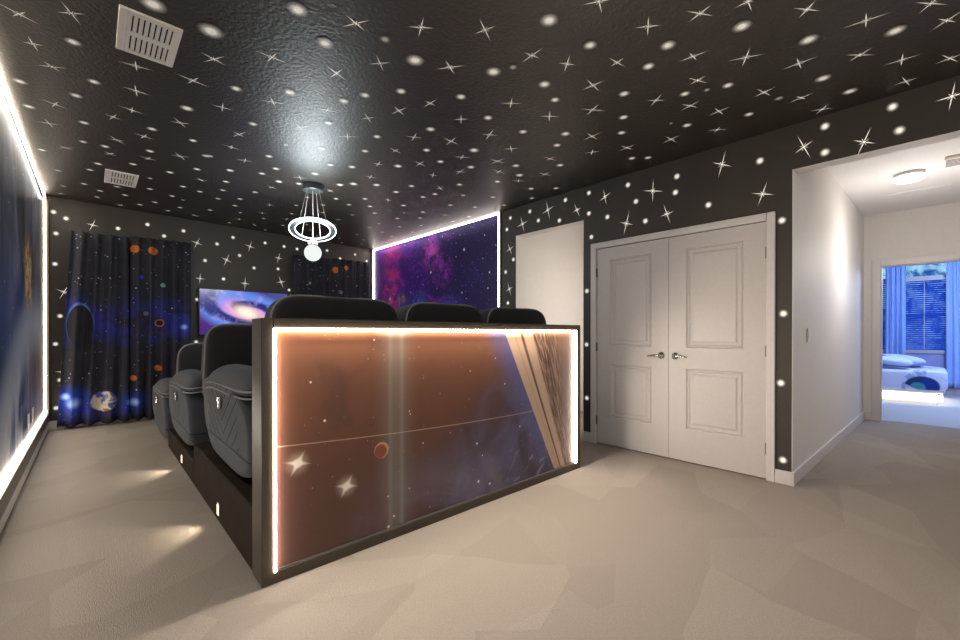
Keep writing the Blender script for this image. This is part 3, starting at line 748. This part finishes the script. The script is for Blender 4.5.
# ------------------------------------------------------------------ recliners
def make_recliner(xo, W):
    """xo: how far the left arm reaches out past the backrest side"""
    t = empty('recliner', (0, 0, 0))
    bm = bmesh.new(); puff(bm, (0, .05, .20), (W-.13, .46, .16), .25, .25)
    obj('base', bm, M['fabric'], t, smooth=True)
    bm = bmesh.new(); puff(bm, (0, .16, .40), (W-.135, .44, .10), .4, .3, fn=lambda p: p+Vector((0, 0, -.05*max(0, p.y/.44)**2)))
    obj('seat', bm, M['fabric'], t, smooth=True)
    # backrest: a shell wide at the bottom, narrower at the top with rounded shoulders
    def bend(p):
        z = p.z/.33
        k = 1-.06*(z*.5+.5)-.05*max(0, z)**4
        return Vector((p.x*k, p.y*(1-.18*z), p.z))
    bm = bmesh.new(); puff(bm, (0, -.40, .725), (W, .13, .330), .30, .26, 56, 36, fn=bend)
    bk = obj('backrest', bm, M['fabric_back'], t, smooth=True)
    # head pillow folded over the top
    bm = bmesh.new(); puff(bm, (0, -.335, .935), (W-.06, .115, .115), .45, .35, 48, 24)
    obj('head_pillow', bm, M['fabric_back'], bk, smooth=True)
    pts = []
    for i in range(60):
        a = -.35+(PI+.7)*i/59
        p = Vector((W*1.004*sp(math.cos(a), .30), 0, 0.330*1.004*sp(math.sin(a), .30)))
        q = bend(p); pts.append((q.x, -.462+.009*(q.z/.31), q.z+.725))
    bm = bmesh.new(); tube(bm, pts, .0065, 8); obj('piping', bm, M['piping'], bk, smooth=True)
    for s in (-1, 1):
        bm = bmesh.new(); tube(bm, [(s*(W-.04), -.47, .94), (s*(W-.055), -.455, 1.015), (s*(W-.077), -.45, 1.035), (s*(W-.103), -.47, 1.0), (s*(W-.12), -.505, .94)], .005, 6)
        obj('gusset_seam', bm, M['piping'], bk, smooth=True)
    for s in (-1, 1):
        x0, x1 = (-W-xo+.012, -W+.135) if s < 0 else (W-.135, W-.012)
        prof = smoothpoly([(-.475, .015), (.36, .012), (.58, .05), (.67, .24), (.735, .485), (.71, .55), (-.475, .54)], 3)
        bm = bmesh.new(); loft_x(bm, prof, x0, x1, .035)
        for v in bm.verts:                      # belly of the stuffed side, drawn in towards its foot
            k = max(0, 1-((v.co.z-.36)/.36)**2)*max(0, 1-((v.co.y-.15)/.7)**2)
            if (v.co.x-(x0+x1)/2)*s > 0: v.co.x += s*(.022*k-.02*max(0, 1-v.co.z/.25))
        a = obj('armrest', bm, M['fabric_arm'], t, smooth=True)
        xm = (x0+x1)/2; hw_ = (x1-x0)/2
        def fold(p):
            e = abs(p.x)/hw_
            return Vector((p.x, p.y, p.z-.055*max(0, p.y/.55)**3-.035*max(0, e)**2*(p.z > -.01)-.012*e**2))
        bm = bmesh.new(); puff(bm, (xm, .16, .560), (hw_+.010, .585, .078), .6, .40, 64, 22, fn=fold)
        pad = obj('arm_pad', bm, M['fabric'], a, smooth=True)
        for dz in (-.022, -.058):
            pts = []
            for i in range(80):
                q = 2*PI*i/80
                p = fold(Vector(((hw_+.010)*sp(math.cos(q), .38), .588*sp(math.sin(q), .38), dz))); pts.append((p.x+xm, p.y+.16, p.z+.560))
            bm = bmesh.new(); tube(bm, pts, .0055, 8, closed=True); obj('piping', bm, M['piping'], a, smooth=True)
        if s < 0:
            bm = boxes((x0-.026, x0-.006, .11, .165, .375, .455)); cp = obj('control_panel', bm, M['chrome'], a, bevel=.006)
    return t
proto = make_recliner(.090, .380); proto_in = make_recliner(0, .395)
def copy_tree(o, parent=None):
    c = o.copy(); C.objects.link(c)
    if parent is not None: c.parent = parent
    for ch in children(o): copy_tree(ch, c)
    return c
RG = 'charcoal recliners in the theatre rows'
spots = [(1.088, 2.86, T1, 1.08, 'charcoal recliner behind the half wall at the aisle end, its quilted side nearest us'),
         (1.890, 2.86, T1, .92, 'dark recliner in the middle of the row behind the half wall'),
         (2.660, 2.86, T1, .955, 'dark recliner behind the half wall at the end before the ivory opening'),
         (1.085, 4.48, T2, 1.13, 'charcoal recliner on the lower tier, in the second row along the aisle'),
         (1.070, 5.84, 0, 1.13, 'charcoal recliner on the carpet in front of the platform, nearest the curtain')]
for i, (x, y, z, sx, lab) in enumerate(spots):
    o = proto if i == 0 else proto_in if i == 1 else copy_tree(proto_in if i == 2 else proto)
    o.location = (x, y, z); o.scale = (sx, 1, 1); tag(o, lab, 'recliner', RG)

# ------------------------------------------------------------------ television
tv = empty('television', (1.73, 7.13, 1.14)); tag(tv, 'wall-mounted television showing a bright spiral galaxy', 'television')
tx0, tx1, tz0, tz1 = 1.118, 2.335, 1.125, 1.815
part('housing', boxes((tx0, tx1, 7.138, 7.19, tz0, tz1)), M['black_plastic'], tv, bevel=.006)
part('bracket', boxes((1.5, 1.95, 7.185, YB-.0005, 1.3, 1.65)), M['black_plastic'], tv)
part('screen', boxes((tx0+.012, tx1-.012, 7.132, 7.138, tz0+.025, tz1-.012)), M['tv'], tv)

# ------------------------------------------------------------------ curtains of the theatre room
def curtain(name, x0, x1, z0, z1, y, folds, mat, amp=.032, flare=(0, 0), ph=0):
    bm = bmesh.new(); nu, nv = folds*14, 24; rows = []
    for j in range(nv+1):
        t = j/nv; z = z1+(z0-z1)*t; row = []
        for i in range(nu+1):
            s = i/nu; u = s*folds*2*PI+ph
            xx = x0+(x1-x0)*s+(flare[0]*(1-s)+flare[1]*s)*t
            a = amp*(.55+.45*t)
            yy = y+a*math.sin(u+.35*math.sin(u*.5+t*1.3))+.010*math.sin(u*2.1+t*3)
            zz = z+(.012*math.sin(u) if j == nv else 0)
            if z1-z < .06: zz += .006*math.sin(u*2)
            row.append(bm.verts.new((xx, yy, zz)))
        rows.append(row)
    for A, B in zip(rows, rows[1:]):
        for i in range(nu): bm.faces.new((A[i], A[i+1], B[i+1], B[i]))
    o = obj(name, bm, mat, smooth=True)
    m = o.modifiers.new('thick', 'SOLIDIFY'); m.thickness = .004; m.offset = 0
    return o
CG = 'space-print curtains of the theatre room'
tag(curtain('curtain', -.185, .350, .035, 2.41, 7.10, 4, M['curtain_a'], flare=(-.13, 0), amp=.050), 'dark curtain panel printed with an earth globe, hanging nearest the lit corner', 'curtain', CG)
tag(curtain('curtain', .362, 1.02, .035, 2.43, 7.10, 5, M['curtain_b'], ph=1, amp=.050), 'dark curtain panel with small orange planets, hanging beside the television', 'curtain', CG)
tag(curtain('curtain', 2.41, 3.07, .035, 2.45, 7.10, 5, M['curtain_c'], ph=.5), 'dark star-printed curtain panel partly behind the pendant globe', 'curtain', CG)
tag(curtain('curtain', 3.08, 3.80, .035, 2.47, 7.10, 5, M['curtain_c'], ph=2), 'dark star-printed curtain panel next to the violet galaxy mural', 'curtain', CG)

# ------------------------------------------------------------------ pendant light
pc = Vector((1.735, 4.51, H)); pl = empty('pendant_light', pc); tag(pl, 'planet-shaped pendant with tilted glowing ring and white globe', 'pendant light')
bm = bmesh.new(); lathe(bm, [(0, 0), (.105, 0), (.105, -.055), (.098, -.062), (0, -.062)], 40); obj('canopy', bm, plain('canopy_metal', (.12, .14, .15), .3, .5, .6), pl, bevel=.003)
s_dir = Vector((-pc.x, -pc.y, 0)).normalized(); tdir = Vector((s_dir.y, -s_dir.x, 0)); tau = math.radians(18.5)
s2 = s_dir*math.cos(tau)+Vector((0, 0, math.sin(tau))); nrm = tdir.cross(s2); 
if nrm.z < 0: nrm = -nrm
rc = Vector((0, 0, -.478))
def ringpt(r, a, h=0): return rc+tdir*(r*math.cos(a))+s2*(r*math.sin(a))+nrm*h
def annulus(r0, r1, h0, h1, n=96):
    bm = bmesh.new(); R = []
    for i in range(n):
        a = 2*PI*i/n; R.append([bm.verts.new(ringpt(r, a, h)) for r, h in ((r0, h0), (r1, h0), (r1, h1), (r0, h1))])
    for i in range(n):
        A, B = R[i], R[(i+1) % n]
        for k in range(4): bm.faces.new((A[k], A[(k+1) % 4], B[(k+1) % 4], B[k]))
    return bm
rg = obj('ring', annulus(.179, .229, -.003, .004), plain('ring_aluminium', (.03, .033, .034), .45, .4, .1), pl, smooth=False)
obj('light_strip', annulus(.229, .237, -.005, .005), M['led_pend'], rg)
obj('light_strip', annulus(.172, .179, -.005, .005), M['led_pend'], rg)
for a in (.9, 2.3, 4.3, 5.3):
    bm = bmesh.new(); q = ringpt(.205, a, .005); tube(bm, [(q.x*.42, q.y*.42, -.060), q], .0015, 6); obj('cable', bm, M['white_plastic'], pl)
bm = bmesh.new(); tube(bm, [(0, 0, -.06), (0, 0, -.590)], .003, 8); obj('cable', bm, M['white_plastic'], pl)
bm = bmesh.new(); lathe(bm, [(0, 0), (.026, 0), (.034, -.012), (.034, -.030), (.048, -.034), (.048, -.052), (.036, -.060), (0, -.060)], 28, (0, 0, -.585)); obj('socket_cap', bm, M['white_plastic'], pl, smooth=True)
bm = bmesh.new(); bmesh.ops.create_uvsphere(bm, u_segments=40, v_segments=24, radius=.088); bmesh.ops.translate(bm, vec=(0, 0, -.722), verts=bm.verts[:]); obj('globe', bm, M['globe'], pl, smooth=True)
d = bpy.data.lights.new('pendant_lamp', 'POINT'); d.energy = 62; d.color = (.86, .96, 1.0); d.shadow_soft_size = .24; d.specular_factor = .55
o = bpy.data.objects.new('pendant_lamp', d); C.objects.link(o); o.location = pc+Vector((0, 0, -.56))

# ------------------------------------------------------------------ ceiling registers
def vent(x0, x1, y0, y1, label):
    zz = zc((x0+x1)/2, (y0+y1)/2); v = empty('ceiling_vent', ((x0+x1)/2, (y0+y1)/2, zz)); tag(v, label, 'ceiling vent', 'white air registers in the star ceiling')
    m = .036; t = .012
    def lp(name, bm, mat, **k): return part(name, bm, mat, v, **k)
    lp('frame', boxes((x0, x0+m, y0, y1, zz-t, zz), (x1-m, x1, y0, y1, zz-t, zz), (x0+m, x1-m, y0, y0+m, zz-t, zz), (x0+m, x1-m, y1-m, y1, zz-t, zz)), M['vent'], bevel=.003)
    lp('backing', boxes((x0+m, x1-m, y0+m, y1-m, zz-.003, zz)), M['slot'])
    bm = bmesh.new(); n = 8
    L0, L1 = x0+m, x1-m; w = (L1-L0)/n
    for i in range(n):
        a = L0+w*i
        vs = box(bm, a, a+w*.72, y0+m, y1-m, zz-.0085, zz-.0065)
        for q in vs:
            if q.co.x < a+w*.3: q.co.z -= .002
    ym = (y0+y1)/2; box(bm, L0, L1, ym-.02, ym+.02, zz-.011, zz-.006)
    lp('grille', bm, M['vent'])
vent(.098, .352, 2.66, 3.068, 'white ceiling air register overhead near the lit earth mural')
vent(.095, .352, 5.477, 5.95, 'white ceiling air register farther off, above the aisle curtain')

# ------------------------------------------------------------------ small fittings
p = at(28.2, 421, 0, XL+.012); 
for (px, py), lab in (((28.2, 421), 'white wall outlet low on the earth mural, the nearer of two'), ((32.6, 414.5), 'white wall outlet low on the earth mural, the farther of two')):
    p = at(px, py, 0, XL+.012)
    bm = boxes((XL+.012, XL+.019, p.y-.05, p.y+.05, p.z-.065, p.z+.065)); o = obj('wall_outlet', bm, M['white_plastic'], bevel=.003); tag(o, lab, 'outlet', 'outlets on the earth mural')
    for dz in (-.025, .025): obj('socket', boxes((XL+.0188, XL+.0205, p.y-.017, p.y+.017, p.z+dz-.014, p.z+dz+.014)), M['vent'], o, bevel=.002)
p = at(808.5, 335, 1, HALL_Y-.018)
o = obj('light_switch', boxes((p.x-.036, p.x+.036, p.y-.007, p.y+.003, p.z-.058, p.z+.058)), M['white_plastic'], bevel=.003); tag(o, 'white light switch on the long ivory hall wall', 'light switch')
obj('rocker', boxes((p.x-.016, p.x+.016, p.y-.010, p.y-.0068, p.z-.032, p.z+.032)), M['white_plastic'], o, bevel=.002)
# hall dome light
hl = empty('ceiling_light', (5.93, .165, H)); tag(hl, 'round flush dome light glowing on the hall ceiling', 'ceiling light')
bm = bmesh.new(); lathe(bm, [(0, 0), (.108, 0), (.108, -.028), (.10, -.032), (0, -.032)], 48); obj('base', bm, plain('brushed_base', (.5, .48, .45), .35, .5, .4), hl, bevel=.002)
bm = bmesh.new(); lathe(bm, [(.104, -.030), (.116, -.040), (.113, -.060), (.09, -.078), (.05, -.088), (0, -.091)], 48); obj('dome', bm, M['dome'], hl, smooth=True)
# smoke alarm / return vent and attic hatch
hv = empty('hall_vent', (5.75, -.135, H)); tag(hv, 'small grey louvred vent box on the hall ceiling', 'vent')
bm = boxes((5.62, 5.88, -.215, -.065, H-.03, H)); obj('housing', bm, M['vent'], hv, bevel=.004).matrix_parent_inverse = hv.matrix_basis.inverted()
bm = bmesh.new()
for k in range(6): box(bm, 5.64+k*.04, 5.655+k*.04, -.205, -.075, H-.033, H-.029)
obj('grille', bm, M['dark_hinge'], hv).matrix_parent_inverse = hv.matrix_basis.inverted()
o = obj('trim_5', boxes((6.66, 6.95, -.13, .36, H-.010, H+.002)), M['white_ceiling'], bevel=.003); tag(o, 'thin white access panel on the hall ceiling beyond the dome light', 'access panel', kind='structure')

# ------------------------------------------------------------------ bedroom beyond the hall
BX0 = HALL_X1+.12; BY0, BY1 = -3.0, 3.0
g = Mat('blue_bedroom_paint'); cc = g.mix(g.noise(2.2, 5, dist=.6), L(120, 128, 190), L(186, 188, 226)); M['bed_wall'] = g.bsdf(cc, .7, 0, .3)
WY0, WY1, WZ0, WZ1 = -.62, .88, .80, 2.62
bm = boxes((BED_X, BED_X+.12, WY1, BY1, 0, H), (BED_X, BED_X+.12, BY0, WY0, 0, H), (BED_X, BED_X+.12, WY0, WY1, 0, WZ0), (BED_X, BED_X+.12, WY0, WY1, WZ1, H))
struct('wall_bedroom_window', bm, M['bed_wall'], 'blue-lit bedroom wall around the window', 'wall')
struct('wall_bedroom_sides', boxes((BX0, BED_X, BY1, BY1+.1, 0, H), (BX0, BED_X, BY0-.1, BY0, 0, H), (HALL_X1, BX0, HALL_Y+WT, BY1+.1, 0, H), (HALL_X1, BX0, BY0-.1, -.74, 0, H)), M['bed_wall'], 'blue-lit side walls of the bedroom', 'wall')
struct('ceiling_bedroom', boxes((BX0, BED_X+.12, BY0-.1, BY1+.1, H, H+.1)), M['white_ceiling'], 'bedroom ceiling', 'ceiling')
struct('floor_bedroom', boxes((HALL_X1+.10, BED_X+.12, BY0-.1, BY1+.1, -.15, .002)), M['bed_carpet'], 'pale bluish bedroom carpet', 'floor')
struct('baseboard_bedroom', boxes((BED_X-.015, BED_X, BY0, BY1, 0, .11)), M['trim'], 'white baseboard under the bedroom window', 'baseboard')
# window: frame, transom rail and panes, glowing blue sheet outside
w = struct('window_1', boxes((BED_X+.02, BED_X+.09, WY0, WY0+.05, WZ0, WZ1), (BED_X+.02, BED_X+.09, WY1-.05, WY1, WZ0, WZ1), (BED_X+.02, BED_X+.09, WY0+.05, WY1-.05, WZ0, WZ0+.05), (BED_X+.02, BED_X+.09, WY0+.05, WY1-.05, WZ1-.05, WZ1), (BED_X-.005, BED_X+.09, WY0+.05, WY1-.05, 2.235, 2.30), (BED_X-.03, BED_X+.02, WY0-.03, WY1+.03, WZ0-.03, WZ0)), M['trim'], 'white-framed bedroom window with an upper light', 'window')
g = Mat('window_pane_glass'); gl = g.n.new('ShaderNodeBsdfGlass'); gl.inputs['Roughness'].default_value = 0; gl.inputs['IOR'].default_value = 1.02; gl.inputs['Color'].default_value = (.9, .95, 1, 1); g.link(gl.outputs[0], g.out.inputs[0])
obj('pane', boxes((BED_X+.05, BED_X+.056, WY0+.05, WY1-.05, WZ0+.05, WZ1-.05)), g.mat, w)
g = Mat('mottled_blue_glow'); n = g.noise(3.2, 5, rough=.7, dist=.5)
cc = g.mix(g.step(n, .42, .6), L(40, 96, 176), L(176, 226, 250))
struct('outside_glow_sheet', boxes((BED_X+1.2, BED_X+1.22, -2.4, 2.6, 0, 4.2)), g.glow(cc, 1.0), 'mottled blue glowing sheet outside the bedroom window', 'outdoors')  # glowing sheet, the bluish window light is put into its colour
# venetian blind
vb = empty('venetian_blind', (BED_X-.02, .13, 2.22)); tag(vb, 'deep-blue venetian blind lowered over the bedroom window', 'blind')
M['blind'] = plain('blue_slat_paint', L(34, 78, 196), .5, .3)
bm = bmesh.new(); n = 34
for k in range(n):
    zz = .85+(2.20-.85)*k/(n-1)
    vs = box(bm, BED_X-.045, BED_X-.010, -.55, .80, zz-.001, zz+.001)
    for q in vs: q.co.z += (q.co.x-(BED_X-.0275))*.9
part('slats', bm, M['blind'], vb)
part('head_rail', boxes((BED_X-.055, BED_X-.002, -.55, .80, 2.205, 2.245)), M['trim'], vb, bevel=.003)
part('bottom_rail', boxes((BED_X-.045, BED_X-.012, -.55, .80, .805, .835)), M['trim'], vb, bevel=.003)
part('meeting_rail', boxes((BED_X-.008, BED_X-.002, -.55, .80, 1.50, 1.56)), M['trim'], vb)
bm = bmesh.new(); tube(bm, [(BED_X-.05, .12, 2.2), (BED_X-.05, .12, .86)], .004, 6); part('cord', bm, M['white_plastic'], vb)
M['blue_cloth'] = plain('blue_curtain_cloth', L(156, 184, 234), .8, .15, nscale=5)
tag(curtain('bedroom_curtain', .375, .665, .10, 2.60, BED_X, 4, M['blue_cloth'], amp=.03), 'blue bedroom curtain between the bed and the blind', 'curtain', 'blue curtains at the bedroom window')
tag(curtain('bedroom_curtain', -.80, -.165, .13, 2.62, BED_X, 6, M['blue_cloth'], amp=.03), 'blue bedroom curtain at the far side of the blind, cut by the photo edge', 'curtain', 'blue curtains at the bedroom window')
for o in bpy.data.objects:
    if o.name.startswith('bedroom_curtain'):
        # these were laid out along x; turn them to hang along y in front of the window wall
        for v in o.data.vertices:
            x, y, z = v.co; v.co = (BED_X-.11+(y-BED_X), x, z)
# bed
bd = empty('bed', (10.6, 1.0, 0)); tag(bd, 'low bed with white leaf-patterned duvet glowing underneath', 'bed')
bx0, bx1, by0, by1 = 9.97, 11.35, -.15, 2.0
part('base', boxes((bx0+.10, bx1-.10, by0+.10, by1, .003, .17)), M['trim'], bd)
part('light_strip', boxes((bx0+.04, bx0+.06, by0+.06, by1, .06, .16), (bx0+.06, bx1-.06, by0+.04, by0+.06, .06, .16)), M['bed_glow'], bd)
bm = bmesh.new(); puff(bm, ((bx0+bx1)/2, (by0+by1)/2, .27), ((bx1-bx0)/2-.01, (by1-by0)/2-.01, .11), .3, .15, 60, 20); part('mattress', bm, M['white_plastic'], bd, smooth=True)
g = Mat('leaf_print_duvet'); x, y, z = g.xyz()
n = g.noise(3.4, 4, dist=.8)
cc = g.mix(g.step(n, .52, .58), L(206, 212, 232), L(150, 166, 206))
leaf = g.disc(y, z, .12, .30, .17, .02, asp=1.25)*g.step(z-(y-.12)*.5, .20, .24)
cc = g.mix(leaf, cc, g.mix(g.step(y, .16, .10), L(40, 56, 96), L(34, 60, 140)))
cc = g.mix(g.disc(y, z, .17, .27, .10, .02)*leaf, cc, L(70, 150, 166))
M['duvet'] = g.bsdf(cc, .8, 0, .2)
bm = bmesh.new(); puff(bm, ((bx0+bx1)/2, (by0+by1)/2, .385), ((bx1-bx0)/2+.015, (by1-by0)/2+.015, .17), .18, .10, 72, 24, fn=lambda p: p+Vector((0, 0, .012*math.sin(p.x*9+p.y*5)))); part('duvet', bm, M['duvet'], bd, smooth=True)
def pillow(cx, cy, cz, lab, dark):
    bm = bmesh.new(); puff(bm, (0, 0, 0), (.26, .33, .085), .9, .45, 40, 20)
    g = Mat('pillow_print'); x, y, z = g.xyz()
    cc = g.mix(g.step(y+x*.4, -.02, .02)*g.step(y, .20, .16) if dark else g.step(g.noise(6, 3), .55, .62)*.5, L(200, 208, 232), L(34, 60, 140))
    o = obj('pillow', bm, g.bsdf(cc, .8, 0, .2), smooth=True); o.location = (cx, cy, cz); o.rotation_euler = (.12, 0, .1); tag(o, lab, 'pillow', 'pillows on the bed')
pillow(10.33, .56, .69, 'white pillow with a dark blue leaf lying on the bed', True)
pillow(10.95, .42, .69, 'plain pale pillow lying deeper on the bed towards the window', False)

# ------------------------------------------------------------------ lamps
def lamp(name, kind, loc, energy, col, size=.2, rot=None, sx=None, sy=None):
    d = bpy.data.lights.new(name, kind); d.energy = energy; d.color = col
    if kind == 'AREA':
        d.shape = 'RECTANGLE'; d.size = sx; d.size_y = sy
    else: d.shadow_soft_size = size
    o = bpy.data.objects.new(name, d); C.objects.link(o); o.location = loc
    if rot: o.rotation_euler = rot
    return o
lamp('hall_lamp', 'POINT', (5.93, .12, H-.75), 27, (1, .95, .90), .15)
lamp('passage_fill', 'AREA', (4.75, ALC_Y0+.02, 1.35), 25, (1, .97, .92), rot=(-PI/2, 0, 0), sx=1.3, sy=1.9)  # unseen area light added to brighten the passage wall evenly
lamp('bedroom_lamp', 'POINT', (9.6, -.8, 2.35), 190, (.48, .66, 1.0), .3)
def strip_lamp(name, loc, aim, length, energy, col, along):
    """light thrown by a run of led strip, set right at the strip"""
    d = bpy.data.lights.new(name, 'AREA'); d.energy = energy; d.color = col; d.shape = 'RECTANGLE'; d.size = length; d.size_y = .02; d.specular_factor = .3
    o = bpy.data.objects.new(name, d); C.objects.link(o)
    z = -Vector(aim).normalized(); x = Vector(along).normalized(); yv = z.cross(x).normalized(); x = yv.cross(z)
    m = Matrix((x, yv, z)).transposed().to_4x4(); m.translation = Vector(loc); o.matrix_world = m
hx = (ix0+ix1)/2; hz = (iz0+iz1)/2
strip_lamp('half_wall_lamp', (hx, HW_Y0-.016, iz1-.008), (0, -1, -.5), ix1-ix0, 38, (1, .9, .78), (1, 0, 0))
strip_lamp('half_wall_lamp', (ix0+.008, HW_Y0-.016, hz), (0, -1, .3), iz1-iz0, 4, (1, .92, .84), (0, 0, 1))
strip_lamp('half_wall_lamp', (ix1-.008, HW_Y0-.016, hz), (.35, -1, .5), iz1-iz0, 4, (1, .92, .84), (0, 0, 1))
strip_lamp('left_mural_lamp', (XL+.05, 2.9, H-.035), (1, 0, -2.2), 8.2, 30, (1, .93, .84), (0, 1, 0))
strip_lamp('left_mural_lamp', (XL+.06, 2.9, LZ), (1, 0, -.15), 8.2, 18, (1, .92, .80), (0, 1, 0))
strip_lamp('right_mural_lamp', (XR-.05, 5.5, H-.035), (-1, 0, -1.6), 3.2, 7, (1, .9, .84), (0, 1, 0))
lamp('rear_fill', 'AREA', (1.8, -1.7, 2.6), 26, (1, .95, .92), rot=(math.radians(38), 0, 0), sx=2.6, sy=.8)  # added fill light behind the viewer, brightens the floor and doors

# ------------------------------------------------------------------ world and camera
w = bpy.data.worlds.new('world'); bpy.context.scene.world = w; w.use_nodes = True
nt = w.node_tree; bgd = nt.nodes['Background']; bgd.inputs[0].default_value = (1, .96, .93, 1); bgd.inputs[1].default_value = .45
cam = bpy.data.cameras.new('camera'); co = bpy.data.objects.new('camera', cam); C.objects.link(co)
cam.sensor_width = 36; cam.lens = 36*CAM['f']/960; cam.shift_y = (CAM['cy']-320)/960; cam.clip_start = .02
co.location = (0, 0, EYE)
y = math.radians(CAM['yaw']); p = math.radians(CAM['pitch'])
fw = Vector((math.sin(y)*math.cos(p), math.cos(y)*math.cos(p), math.sin(p)))
co.rotation_euler = fw.to_track_quat('-Z', 'Y').to_euler()
sc = bpy.context.scene; sc.camera = co
sc.view_settings.view_transform = 'Standard'; sc.view_settings.look = 'None'
sc.view_settings.exposure = 0; sc.view_settings.gamma = 1
sc.cycles.max_bounces = 8; sc.cycles.diffuse_bounces = 5; sc.cycles.glossy_bounces = 4
sc.cycles.sample_clamp_indirect = 6
sc.cycles.use_denoising = True
